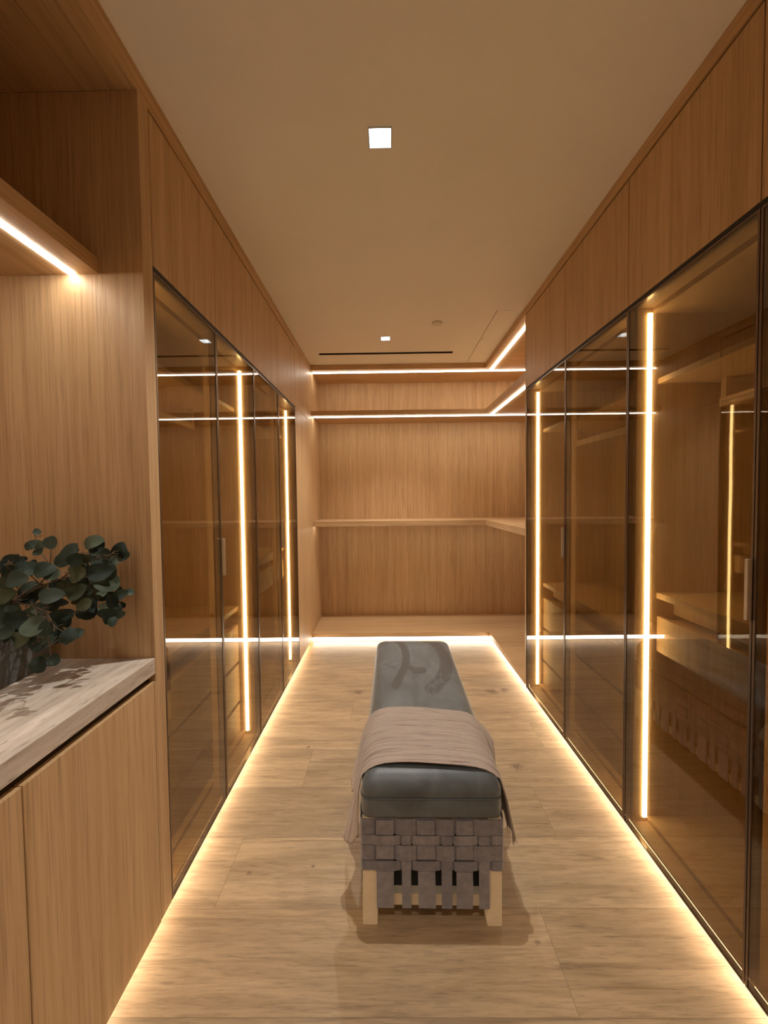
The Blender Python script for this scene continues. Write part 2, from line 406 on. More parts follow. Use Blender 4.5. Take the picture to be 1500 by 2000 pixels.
# ------------------------------------------------------------------ overhead cupboards
def overhead(s, y0, y1, label):
    X0 = XL if s < 0 else XR
    t = empty('overhead_cabinet', (X0 + s * 0.3, (y0 + y1) / 2, 2.146), label, 'cabinet', 'overhead oak cupboards')
    g = 0.0019; zt = 2.622 if s < 0 else 2.637
    body = MB().box(X0 + s * 0.0203, X0 + s * 0.595, y0 + .001, y1 - .001, 2.148, 2.615).build('body', OAK[2], t)
    MB().box(X0, X0 + s * 0.020, y0 + g, y1 - g, 2.147, zt).build('door', OAK[2], t, bevel=0.0008, seg=1)
    return t
LY = [1.29, 1.755, 2.245, 2.745, 3.245]
RY = [2.785, 2.18, 1.62, 1.056, 0.49]
for i, lab in enumerate(('oak cupboard door over the left glass door nearest the stone counter',
                         'oak cupboard door second from the counter on the left, above glass',
                         'oak cupboard door third from the counter on the left, above glass',
                         'oak cupboard door farthest on the left that still sits above glass')):
    overhead(-1, LY[i], LY[i + 1], lab)
for i, lab in enumerate(('small far right oak cupboard door beside the open shelving niche',
                         'oak cupboard door second from the niche on the right side',
                         'large oak cupboard door over the brightest upright light strip on the right',
                         'oak cupboard door cut by the right picture edge, above glass')):
    overhead(1, RY[i + 1], RY[i], lab)

# ------------------------------------------------------------------ glass wardrobes
def glass_door(t, s, y0, y1, handle_side):
    X0 = XL if s < 0 else XR
    d = 0.020; fw = 0.0065; z0, z1 = Z0, 2.130; g = 0.0015
    fr = MB()
    fr.box(X0, X0 + s * d, y0 + g, y0 + g + fw, z0, z1); fr.box(X0, X0 + s * d, y1 - g - fw, y1 - g, z0, z1)
    fr.box(X0, X0 + s * d, y0 + g + fw, y1 - g - fw, z1 - fw, z1); fr.box(X0, X0 + s * d, y0 + g + fw, y1 - g - fw, z0, z0 + fw * .7)
    door = fr.build('door', BRONZE, t)
    MB().box(X0 + s * 0.002, X0 + s * 0.007, y0 + g + fw + .0003, y1 - g - fw - .0003, z0 + fw * .7 + .0003, z1 - fw - .0003).build('glass_pane', GLASS, door)['label'] = 'smoked reflective glass pane'
    if handle_side:
        yh = y0 + 0.006 if handle_side < 0 else y1 - 0.006
        MB().box(X0 - s * 0.014, X0 - s * 0.0003, yh - .005, yh + .005, 1.062, 1.226).build('handle', BRONZE_L, door, bevel=0.0012, seg=1)
def wardrobe(s, y0, y1, ym, kind, label, handles):
    X0 = XL if s < 0 else XR
    t = empty('glass_wardrobe', (X0 + s * 0.3, (y0 + y1) / 2, 0.0), label, 'wardrobe', 'glass wardrobes along both sides')
    f, bk = X0 + s * 0.026, X0 + s * 0.598
    p = 0.020
    c = MB()
    c.box(f, bk, y0 + .001, y0 + p, Z0, 2.139); c.box(f, bk, y1 - p, y1 - .001, Z0, 2.139)
    rc = X0 + s * 0.086     # boards step back behind the upright strips
    c.box(f, bk, y0 + p, y1 - p, Z0, Z0 + .010); c.box(rc, bk, y0 + p, y1 - p, Z0 + .010, Z0 + .030)
    c.box(f, bk, y0 + p, y1 - p, 2.131, 2.139); c.box(rc, bk, y0 + p, y1 - p, 2.110, 2.131)
    c.box(bk - s * .016, bk, y0 + p, y1 - p, Z0 + .030, 2.110)
    c.build('carcass', OAK[2], t)
    a, b = y0 + p + .0005, y1 - p - .0005
    MB().box(f + s * .004, f + s * .030, ym - .010, ym + .010, Z0 + .0105, 2.1305).build('centre_post', OAK[2], t)
    hz = 1.885 if s < 0 else 1.835
    MB().box(bk - s * .017, X0 + s * .108, a, b, hz, hz + .021).build('hat_shelf', OAK[1], t)
    # hanging rail: oak bar on two drop brackets
    MB().box(X0 + s * 0.30, X0 + s * 0.325, a + .06, b - .06, hz - .105, hz - .073).build('hanging_rail', OAK[1], t)
    for yb in (a + .065, b - .09):
        MB().box(X0 + s * 0.30, X0 + s * 0.325, yb, yb + .025, hz - .0727, hz - .0003).build('rail_bracket', OAK[2], t)
    fx = X0 + s * 0.112     # drawer fronts stand back from the glass
    bx = bk - s * .017
    if kind == 'A':
        MB().box(fx, bx, a, b, 0.775, 0.800).build('inner_worktop', OAK[1], t)
        MB().box(fx + s * .07, bx, a, b, 0.700, 0.774).build('drawer_rail', OAK[1], t)
        for za, zb in ((0.490, 0.694), (0.262, 0.472), (0.086, 0.244)):
            dr = MB().box(fx, fx + s * .019, a + .004, b - .004, za, zb).build('drawer', OAK[2], t, bevel=.0008, seg=1)
            MB().box(fx + s * .0195, bx, a + .015, b - .015, za + .01, zb - .02).build('drawer_box', OAK[1], dr)
    else:
        MB().box(fx, bx, a, b, 0.985, 1.008).build('inner_worktop', OAK[1], t)
        MB().box(fx + s * .07, bx, a, b, 0.918, 0.984).build('drawer_rail', OAK[1], t)
        dr = MB().box(fx, fx + s * .019, a + .004, b - .004, 0.772, 0.913).build('drawer', OAK[2], t, bevel=.0008, seg=1)
        MB().box(fx + s * .0195, bx, a + .015, b - .015, 0.782, 0.90).build('drawer_box', OAK[1], dr)
    # upright strip on the far side panel
    sy = y1 - p - .0005
    l = MB().box(X0 + s * 0.064, X0 + s * 0.080, sy - .007, sy, Z0 + .0305, 2.108).build('light_strip', L_WARD, t); l['label'] = 'glowing upright light strip'
    sy = y0 + p + .0005
    MB().box(X0 + s * 0.064, X0 + s * 0.080, sy, sy + .007, Z0 + .0305, 2.108).build('light_strip', L_WARD, t)
    # plinth with strip
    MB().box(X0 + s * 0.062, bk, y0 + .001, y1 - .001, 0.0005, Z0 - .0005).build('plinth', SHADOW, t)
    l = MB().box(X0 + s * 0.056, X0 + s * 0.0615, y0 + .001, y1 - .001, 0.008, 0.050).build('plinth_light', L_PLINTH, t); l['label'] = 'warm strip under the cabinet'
    glass_door(t, s, y0, ym, handles[0]); glass_door(t, s, ym, y1, handles[1])
    return t
wardrobe(-1, LY[0], LY[2], LY[1], 'A', 'left two-door glass wardrobe next to the stone counter, with three inner drawers', (0, -1))
wardrobe(-1, LY[2], LY[4], LY[3], 'B', 'left two-door glass wardrobe farther from the counter, by the plain oak panel', (0, -1))
wardrobe(1, RY[2], RY[0], RY[1], 'A', 'right two-door glass wardrobe beside the open shelving niche', (0, -1))
wardrobe(1, RY[4], RY[2], RY[3], 'B', 'right glass wardrobe nearest the viewer, with the brightest upright light strip', (0, -1))

# right wardrobes: end panel towards the open niche
tag(MB().box(XR, 1.5885, 2.787, 2.806, 0.102, 2.6465).build('end_panel', OAK[2], loc=(1.27, 2.797, 0.102)),
    'narrow oak end panel closing the right wardrobes at the open niche', 'panel')

# left plain panels beyond the glass
t = empty('plain_oak_panel', (-1.0, 3.51, 0), 'tall plain oak panel between the left glass doors and the open shelving', 'panel')
MB().box(XL, XL - .55, 3.2475, 3.779, Z0, 2.1435).build('lower_panel', OAK[2], t)
MB().box(XL, XL - .55, 3.2475, 3.779, 2.1475, 2.6315).build('upper_panel', OAK[2], t)
MB().box(XL - .062, XL - .55, 3.246, 3.780, 0.0005, Z0 - .0005).build('plinth', SHADOW, t)
MB().box(XL - .056, XL - .0615, 3.246, 3.780, 0.008, 0.050).build('plinth_light', L_PLINTH, t)
struct(MB().box(-0.741, -1.359, 3.7805, 4.3995, 0.0, 2.699).build('wall_left_niche', OAK[2]))

# ------------------------------------------------------------------ counter bay on the left
t = empty('wardrobe_side_panel', (-1.0, 1.26, 0), 'broad upright oak side panel rising behind the stone counter', 'panel')
MB().box(XL, -1.359, 1.2365, 1.2885, Z0, 2.6315).build('panel', OAK[2], t)
MB().box(XL - .062, -1.359, 1.2365, 1.2885, 0.0005, Z0 - .0005).build('plinth', SHADOW, t)
MB().box(XL - .056, XL - .0615, 1.2365, 1.2885, 0.008, 0.050).build('plinth_light', L_PLINTH, t)
YC0 = -0.895
tag(MB().box(-.8005, -1.359, YC0, 1.236, 2.632, 2.650).build('bay_top_panel', OAK[1], loc=(-1.0, .2, 2.632)),
    'dark oak board closing the counter bay under the ceiling', 'panel')
t = empty('base_cabinet', (-1.03, 0.2, 0), 'oak base cabinet with flat doors under the stone counter', 'cabinet')
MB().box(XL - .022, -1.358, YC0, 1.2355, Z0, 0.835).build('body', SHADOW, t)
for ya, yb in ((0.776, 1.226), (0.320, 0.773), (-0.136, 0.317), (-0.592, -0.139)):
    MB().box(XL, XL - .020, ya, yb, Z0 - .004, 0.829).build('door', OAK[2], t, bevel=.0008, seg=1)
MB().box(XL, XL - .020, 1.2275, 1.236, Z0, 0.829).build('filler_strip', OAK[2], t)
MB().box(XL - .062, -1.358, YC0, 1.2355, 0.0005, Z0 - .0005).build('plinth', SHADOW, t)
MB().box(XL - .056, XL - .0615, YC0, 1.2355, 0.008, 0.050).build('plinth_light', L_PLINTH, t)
ct = MB().box(XL, -1.358, YC0, 1.2355, 0.853, 0.903).build('stone_countertop', STONE, loc=(-1.03, .2, .853), bevel=.0015)
tag(ct, 'thick beige veined stone slab on the oak base cabinet, under the planter', 'countertop')
t = empty('floating_shelf', (-1.1, 0.2, 2.09), 'thick oak shelf with a white light strip, high above the stone counter', 'shelf')
MB().box(-0.872, -1.3585, YC0, 1.2355, 2.091, 2.137).build('board', OAK[1], t, bevel=.001, seg=1)
l = MB().box(-0.944, -0.962, YC0 + .02, 1.234, 2.0875, 2.0907).build('light_strip', L_COUNT, t); l['label'] = 'white glowing strip'

# ------------------------------------------------------------------ open shelving niche at the far end
YS = 3.93
def Lboard(name, z0, z1, parent, yf=YS, xf=XR):
    b = MB().prism([(-0.7405, yf), (xf, yf), (xf, 2.8065), (1.5885, 2.8065), (1.5885, YB - .0005), (-0.7405, YB - .0005)], z0, z1)
    return b.build(name, OAK[0], parent)
def Lstrip(parent, z, inset, mat, h=.006, wd=.024):
    a = MB().box(-0.735, 1.58, YS + inset, YS + inset + wd, z - h, z - .0003).build('light_strip', mat, parent)
    b = MB().box(XR + inset * .8, XR + inset * .8 + wd, 2.812, YS + inset - .001, z - h, z - .0003).build('light_strip', mat, parent)
    a['label'] = 'glowing strip along the back'; b['label'] = 'glowing strip along the right'
t = empty('corner_soffit', (0.4, 4.2, 2.65), 'L-shaped oak soffit with light strips, just under the ceiling at the far end', 'shelf')
Lboard('board', 2.652, 2.6992, t); Lstrip(t, 2.652, 0.075, L_SHELF)
t = empty('corner_shelf', (0.4, 4.2, 2.21), 'upper L-shaped oak shelf with light strips below the soffit', 'shelf')
Lboard('board', 2.214, 2.256, t); Lstrip(t, 2.214, 0.075, L_SHELF)
t = empty('corner_shelf', (0.4, 4.2, 1.12), 'middle L-shaped oak shelf at waist height without a visible light', 'shelf')
Lboard('board', 1.122, 1.172, t)
a = MB().box(-0.735, 1.58, YS + .075, YS + .087, 1.118, 1.1217).build('light_strip', L_SHELF, t)
t = empty('low_platform', (0.4, 4.2, 0), 'low L-shaped oak platform floating on a bright strip at the far end', 'platform')
YP = 3.80
MB().prism([(-0.7405, YP), (XR, YP), (XR, 2.8065), (1.5885, 2.8065), (1.5885, YB - .0005), (-0.7405, YB - .0005)], 0.062, 0.101).build('board', OAK[0], t)
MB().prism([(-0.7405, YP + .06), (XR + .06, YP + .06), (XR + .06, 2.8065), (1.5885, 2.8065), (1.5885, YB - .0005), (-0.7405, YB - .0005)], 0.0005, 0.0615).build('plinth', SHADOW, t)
l = MB().box(-0.7405, XR + .0595, YP + .054, YP + .0595, 0.006, 0.058).build('plinth_light', L_BACK, t); l['label'] = 'bright strip under the platform edge'
l = MB().box(XR + .054, XR + .0595, 2.8065, YP + .053, 0.006, 0.058).build('plinth_light', L_BACK, t)

# ------------------------------------------------------------------ ceiling fittings
def downlight(cx, cy, w, label, power):
    t = empty('downlight', (cx, cy, H), label, 'ceiling light', 'square ceiling downlights')
    h = w / 2 - .0005; th = .004
    m = MB()
    for a in ((-h, -h + th, -h, h), (h - th, h, -h, h), (-h + th, h - th, -h, -h + th), (-h + th, h - th, h - th, h)):
        m.box(cx + a[0], cx + a[1], cy + a[2], cy + a[3], H - .002, H + .006)
    m.build('trim_ring', WHITE, t)
    # tapering square baffle
    m = MB(); q = h - th; r = .021; zt = H + .062
    b = [(cx - q, cy - q, H), (cx + q, cy - q, H), (cx + q, cy + q, H), (cx - q, cy + q, H)]
    u = [(cx - r, cy - r, zt), (cx + r, cy - r, zt), (cx + r, cy + r, zt), (cx - r, cy + r, zt)]
    m.v = b + u; m.f = [(0, 1, 5, 4), (1, 2, 6, 5), (2, 3, 7, 6), (3, 0, 4, 7), (4, 5, 6, 7)]
    m.build('baffle', WHITE, t)
    MB().disc(cx, cy, zt - .006, zt - .001, .019, 24).build('lens', L_BULB, t)
    ld = bpy.data.lights.new('downlight_lamp', 'SPOT'); ld.energy = power; ld.color = SPOT_COL
    ld.spot_size = math.radians(100); ld.spot_blend = 0.9; ld.shadow_soft_size = 0.014
    lo = bpy.data.objects.new('lamp', ld); C.objects.link(lo); lo.parent = t; lo.location = (0, 0, .003)
downlight(-0.013, 1.4905, 0.087, 'square recessed downlight, the large one in the near half of the ceiling', SPOT_W)
downlight(-0.004, 3.308, 0.080, 'small square recessed downlight just in front of the black air slot', SPOT_W)
downlight(-0.013, -0.35, 0.086, 'square recessed downlight above the viewer', SPOT_W * .8)
t = empty('air_slot', (0, 3.642, H), 'long black linear air slot in the ceiling before the far shelves', 'air vent')
MB().box(-0.6048, 0.5998, 3.6202, 3.6648, H + .012, H + .03).build('slot_back', BLACK, t)
MB().box(-0.6048, 0.5998, 3.6202, 3.6235, H, H + .0118).box(-0.6048, 0.5998, 3.6615, 3.6648, H, H + .0118).build('slot_edge', BLACK, t)
MB().box(-0.6048, 0.5998, 3.6400, 3.6420, H + .001, H + .0118).build('slot_blade', BLACK, t)
t = empty('smoke_detector', (0.382, 3.026, H), 'round flat cream detector on the ceiling right of the small downlight', 'smoke detector')
MB().disc(0.382, 3.026, H - .004, H - .0003, .040).build('base', WHITE_PL, t)
MB().disc(0.382, 3.026, H - .012, H - .0042, .034).build('cap', WHITE_PL, t, bevel=.0015)
t = empty('access_panel', (0.93, 3.36, H), 'flush painted access panel in the ceiling before the right-hand soffit', 'access panel')
MB().box(0.7815, 0.90, 2.85, 3.90, H - .0018, H - .0003).build('panel', CEIL, t)
MB().box(0.7785, 0.7812, 2.85, 3.90, H - .0016, H - .0003).build('seam', BLACK, t)
MB().box(0.790, 0.802, 3.315, 3.375, H - .0030, H - .0020).build('latch', WHITE_PL, t)

# ------------------------------------------------------------------ bench
bench = empty('bench', (0.131, 1.258, 0), 'long narrow bench with woven grey straps and a grey-blue suede cushion', 'bench', rz=-0.0134)
bench['_local'] = 1
BW, BL = 0.226, 1.245
lg = 0.047
for sx in (-1, 1):
    for y in (0.0, BL - lg):
        MB().box(sx * BW, sx * (BW - lg), y, y + lg, 0.0, 0.362).build('leg', LEGWOOD, bench, bevel=.002)
def rails(z0, z1):
    m = MB()
    m.box(-BW + lg + .0005, BW - lg - .0005, .004, .032, z0, z1); m.box(-BW + lg + .0005, BW - lg - .0005, BL - .032, BL - .004, z0, z1)
    for sx in (-1, 1): m.box(sx * (BW - .004), sx * (BW - .032), lg + .0005, BL - lg - .0005, z0, z1)
    return m
rails(0.066, 0.104).build('lower_rail', LEGWOOD, bench)
rails(0.330, 0.361).build('upper_rail', LEGWOOD, bench)
MB().box(-BW + .034, BW - .034, .034, BL - .034, 0.345, 0.3615).build('seat_board', LEGWOOD, bench)
MB().box(-BW + .033, BW - .033, .0328, BL - .0328, 0.068, 0.329).build('interior_shade_box', BLACK, bench)  # added black box, keeps the gaps between the straps dark
fv = [(-.152, .056, 'w'), (-.0835, .030, 'n'), (-.020, .056, 'w'), (.0475, .034, 'n'), (.105, .053, 'w'), (.1675, .034, 'n')]
sv = []
y = .078
while y < BL - .05:
    sv.append((y, .055, 'w'))
    if y + .064 < BL - .055: sv.append((y + .064, .032, 'n'))
    y += .1275
rows = [(.337, .053, 1), (.2935, .032, 0), (.251, .051, 1), (.208, .033, 0)]   # centre, width, 1 = passes under wide uprights
def ribbon(path, width, axis_w, th, outs):
    """flat strap: path of points, width along axis_w, thickness along per-point outward normal"""
    m = MB(); n = len(path); closed = (Vector(path[0]) - Vector(path[-1])).length < 1e-6
    if closed: path = path[:-1]; outs = outs[:-1]; n -= 1
    W = Vector(axis_w) * (width / 2)
    for p, o in zip(path, outs):
        p = Vector(p); o = Vector(o)
        m.v += [tuple(p - W), tuple(p + W), tuple(p + W + o * th), tuple(p - W + o * th)]
    for i in range(n if closed else n - 1):
        j = (i + 1) % n
        for k in range(4):
            k2 = (k + 1) % 4
            m.f.append((i * 4 + k, j * 4 + k, j * 4 + k2, i * 4 + k2))
    if not closed: m.f.append((0, 1, 2, 3)); m.f.append(((n - 1) * 4 + 3, (n - 1) * 4 + 2, (n - 1) * 4 + 1, (n - 1) * 4))
    return m
OVER, UND = .0068, .0004
def wav(u, crossings, over_w):
    """offset of a horizontal strap at coordinate u"""
    for c, wd, k in crossings:
        if abs(u - c) < wd / 2 + .004:
            up_over = (k == 'w') == bool(over_w)     # upright lies over here
            return UND if up_over else OVER
    return OVER * .6
for zc, wd, uw in rows:
    pts, outs = [], []
    jit = lambda: random.uniform(-.0008, .0008)
    nF = 60; nS = 150
    for i in range(nF + 1):
        u = -BW + 2 * BW * i / nF; pts.append((u, -wav(u, fv, uw) , zc)); outs.append((0, -1, 0))
    for i in range(1, nS + 1):
        v = BL * i / nS; pts.append((BW + wav(v, sv, uw), v, zc)); outs.append((1, 0, 0))
    for i in range(1, nF + 1):
        u = BW - 2 * BW * i / nF; pts.append((u, BL + wav(u, fv, uw), zc)); outs.append((0, 1, 0))
    for i in range(1, nS):
        v = BL - BL * i / nS; pts.append((-BW - wav(v, sv, uw), v, zc)); outs.append((-1, 0, 0))
    pts.append(pts[0]); outs.append(outs[0])
    ribbon(pts, wd - .0015, (0, 0, 1), .0022, outs).build('strap', STRAP, bench)
def upright(side, c, wd, k):
    tilt = random.uniform(-.004, .004)
    pts = []; n = 44
    for i in range(n + 1):
        z = .360 - (.360 - .064) * i / n
        off = OVER * .5
        for zc, rw, uw in rows:
            if abs(z - zc) < rw / 2 + .002:
                off = OVER if ((k == 'w') == bool(uw)) else UND
        cc = c + tilt * (i / n)
        if z < .185: off = OVER * .4 + .003 * math.sin((.185 - z) * 25) 
        pts.append((cc, off, z))
    if side == 'f': P = [(a, -o, z) for a, o, z in pts]; O = (0, -1, 0); A = (1, 0, 0)
    elif side == 'b': P = [(a, BL + o, z) for a, o, z in pts]; O = (0, 1, 0); A = (1, 0, 0)
    elif side == 'r': P = [(BW + o, a, z) for a, o, z in pts]; O = (1, 0, 0); A = (0, 1, 0)
    else: P = [(-BW - o, a, z) for a, o, z in pts]; O = (-1, 0, 0); A = (0, 1, 0)
    m = ribbon(P, wd, A, .0022, [O] * len(P))
    m.build('strap', STRAP, bench)
for s_ in 'fb':
    for c, wd, k in fv: upright(s_, c, wd, k)
for s_ in 'lr':
    for c, wd, k in sv: upright(s_, c, wd, k)
# cushion lofted from rounded rectangles
def rrect(x0, x1, y0, y1, r, seg=7):
    pts = []
    for cx, cy, a0 in ((x1 - r, y0 + r, -90), (x1 - r, y1 - r, 0), (x0 + r, y1 - r, 90), (x0 + r, y0 + r, 180)):
        for k in range(seg + 1):
            a = math.radians(a0 + 90 * k / seg); pts.append((cx + r * math.cos(a), cy + r * math.sin(a)))
    return pts
layers = [(.3645, .008), (.3665, .003), (.372, .0), (.400, -.002), (.424, .0), (.430, .0015), (.436, -.0005), (.452, .000), (.468, .005), (.482, .012), (.493, .023), (.501, .038), (.506, .060), (.510, .095), (.512, .14)]
cm = MB(); ncl = None
for z, ins in layers:
    lp = rrect(-BW - .002 + ins, BW + .002 - ins, -.006 + ins, BL + .006 - ins, max(.03 - ins * .2, .012)); ncl = len(lp)
    cm.v += [(x, y, z) for x, y in lp]
for i in range(len(layers) - 1):
    for k in range(ncl):
        k2 = (k + 1) % ncl; cm.f.append((i * ncl + k, i * ncl + k2, (i + 1) * ncl + k2, (i + 1) * ncl + k))
cm.f.append(tuple(range(ncl))); cm.f.append(tuple((len(layers) - 1) * ncl + k for k in range(ncl)))
cush = cm.build('cushion', SUEDE, bench, smooth=True)
MB().tube([(x, y, .430) for x, y in rrect(-BW - .0035, BW + .0035, -.0075, BL + .0075, .031)], .0019, 6, closed=True).build('piping', PIPING, cush, smooth=True).location = (0, 0, 0)

# ------------------------------------------------------------------ throw
thr = empty('throw_blanket', (0.131, 1.258, 0.0), 'crinkled taupe throw draped across the near end of the suede bench', 'blanket', rz=-0.0134)
thr['_local'] = 1
def prof(side, hang, bulge, ex):
    base = [(0, .5165), (.07, .516), (.11, .5145), (.15, .511), (.18, .504), (.203, .493), (.219, .478)]
    top = .470; n = 12; tot = top - .40 + hang
    for k in range(n + 1):
        f = k / n
        base.append((.226 + .010 * min(1, f * 3) + bulge * f ** ex, top - tot * f))
    return [(side * x, z) for x, z in base]
def sm(a, b, x):
    t = min(1, max(0, (x - a) / (b - a))); return t * t * (3 - 2 * t)
def resample(pts, n):
    P = [Vector((a, b)) for a, b in pts]; d = [0]
    for a, b in zip(P[:-1], P[1:]): d.append(d[-1] + (b - a).length)
    out = []
    for i in range(n):
        t = d[-1] * i / (n - 1); k = 0
        while k < len(d) - 2 and d[k + 1] < t: k += 1
        f = (t - d[k]) / max(1e-9, d[k + 1] - d[k]); out.append(P[k].lerp(P[k + 1], f))
    return out
NU, NV = 110, 110
tm = MB(); tm.uv = []
for j in range(NV + 1):
    v = j / NV
    hl = .125 + .045 * sm(0, .08, v) - .03 * sm(.2, .5, v) + .02 * sm(.6, .8, v) + .01 * math.sin(v * 9)
    hr = .120 + .015 * math.sin(v * 11) - .10 * sm(.55, 1.0, v)
    bl = .002 + .052 * sm(0.0, .14, v) - .034 * sm(.22, .45, v) + .034 * sm(.55, .85, v)
    br = .036 - .018 * sm(.15, .4, v) + .030 * sm(.65, 1.0, v)
    left = resample(prof(-1, hl, bl, 1.5 - .5 * sm(0, .3, v)), NU // 2 + 1)[::-1]
    right = resample(prof(1, hr, br, 1.2 - .3 * sm(.5, 1, v)), NU // 2 + 1)[1:]
    row = left + right
    for i, p in enumerate(row):
        u = i / (len(row) - 1)
        side = max(0.0, abs(u - .5) * 2 - .52) / .48
        yy = .030 + .352 * v + .010 * math.sin(u * 5.0) * (1 - v) - .012 * v * math.cos(u * 9)
        yy += side * (-.012 * math.sin(v * 3.1) + (.012 * v if u < .5 else -.03 * v))
        cr = noise.noise(Vector((u * 2.2, v * 34, 1.3))) * .0055 + noise.noise(Vector((u * 4, v * 70, 4.3))) * .0032
        if side > 0: cr = cr * (1 - side * .5) + side * .004 * math.sin(v * 30 + u * 3 + 2 * math.sin(v * 5))
        # push along the outward normal (approx.)
        a = Vector((p.x, p.y)); c0 = Vector((0, .30)); nrm = Vector((0, 1)) if abs(u - .5) < .22 else Vector((math.copysign(1, p.x), .15)).normalized()
        if .22 <= abs(u - .5) < .34:
            f = (abs(u - .5) - .22) / .12; nrm = Vector((0, 1)).lerp(Vector((math.copysign(1, p.x), .15)), f).normalized()
        p2 = a + nrm * (cr + .0045)
        # near edge sinks over the cushion's rounded front
        drop = max(0, .06 - yy) ** 2 * 3.2
        tm.v.append((p2.x, yy, p2.y - (drop if side == 0 else 0))); tm.uv.append((u, v))
nr = NU + 1
for j in range(NV):
    for i in range(NU): tm.f.append((j * nr + i, j * nr + i + 1, (j + 1) * nr + i + 1, (j + 1) * nr + i))
cloth = tm.build('cloth', THROW, thr, smooth=True, solid=.0028)
fm = MB()
for side in (0, NU):
    for k in range(170):
        j = random.randrange(NV + 1); p = Vector(tm.v[j * nr + side]); sx = -1 if side == 0 else 1
        l = random.uniform(.010, .034) if side else random.uniform(.003, .008)
        q = p + Vector((sx * random.uniform(-.002, .006), random.uniform(-.006, .006), -l))
        fm.tube([p + Vector((0, 0, .002)), (p + q) / 2 + Vector((random.uniform(-.002, .002), random.uniform(-.002, .002), 0)), q], .0006, 3)
for k in range(60):
    i = random.randrange(int(NU * .66), NU); p = Vector(tm.v[NV * nr + i])
    q = p + Vector((random.uniform(-.003, .004), random.uniform(.002, .007), random.uniform(-.004, .004)))
    fm.tube([p, q], .0006, 3)
fo = fm.build('fringe', FRINGE, thr); fo['label'] = 'frayed brown thread edge'; fo['kind'] = 'stuff'

# ------------------------------------------------------------------ planter and eucalyptus
pl = empty('planter', (-1.14, 1.02, 0.9035), 'low mottled grey concrete planter on the stone counter, at the left picture edge', 'planter')
pm = MB()
def ring_pts(ins, z): return [(x, y, z) for x, y in rrect(-1.262 + ins, -1.028 - ins, .80 + ins, 1.193 - ins, .018, 5)]
prf = [(.003, .9035), (.0, .908), (-.001, .95), (0, 1.063), (.003, 1.067), (.012, 1.067), (.015, 1.063), (.015, .925)]
nn = len(ring_pts(0, 0))
for ins, z in prf: pm.v += ring_pts(ins, z)
for i in range(len(prf) - 1):
    for k in range(nn): k2 = (k + 1) % nn; pm.f.append((i * nn + k, i * nn + k2, (i + 1) * nn + k2, (i + 1) * nn + k))
pm.f.append(tuple(range(nn))); pm.f.append(tuple((len(prf) - 1) * nn + k for k in range(nn)))
pm.build('pot', CONCRETE, pl, smooth=False)
MB().box(-1.24, -1.05, .82, 1.17, .93, 1.04).build('soil', SHADOW, pl)

def leaf(m, c, r, ang, facing):
    """cupped round leaf, stem notch at angle ang"""
    c = Vector(c); n = Vector(facing).normalized()
    a = Vector((0, 0, 1)) if abs(n.z) < .9 else Vector((0, 1, 0))
    u = a.cross(n).normalized(); v = n.cross(u)
    ca, sa = math.cos(ang), math.sin(ang)
    ax, ay = u * ca + v * sa, v * ca - u * sa
    seg = 16; b = len(m.v); tip = random.uniform(.1, 1.2); asp = random.uniform(.72, .98); curl = random.uniform(-.35, .35); cup = random.uniform(-.05, .16); fold = random.uniform(.04, .40)
    th = .0007
    for sgn in (1, -1):
        m.v.append(tuple(c + n * (sgn * th)))
        for ring in (.55, 1.0):
            for k in range(seg):
                t = 2 * math.pi * k / seg
                tt = min(t, 2 * math.pi - t); rr = r * ring * (1 + .20 * tip * math.exp(-(tt / .4) ** 2) + .05 * math.sin(3 * t + b) - .10 * math.exp(-((math.pi - tt) / .35) ** 2))
                x, y = rr * math.cos(t), rr * asp * math.sin(t)
                h = cup * (y * y) / r + curl * (x * x) / r + fold * abs(y) + .05 * r * ring * math.sin(3 * t + b)
                m.v.append(tuple(c + ax * x + ay * y + n * (h + sgn * th * (1.0 if ring < 1 else .5))))
    K = 1 + 2 * seg
    for o, flip in ((b, False), (b + K, True)):
        for k in range(seg):
            k2 = (k + 1) % seg
            f1 = (o, o + 1 + k, o + 1 + k2); f2 = (o + 1 + k, o + 1 + seg + k, o + 1 + seg + k2, o + 1 + k2)
            m.f.append(f1[::-1] if flip else f1); m.f.append(f2[::-1] if flip else f2)
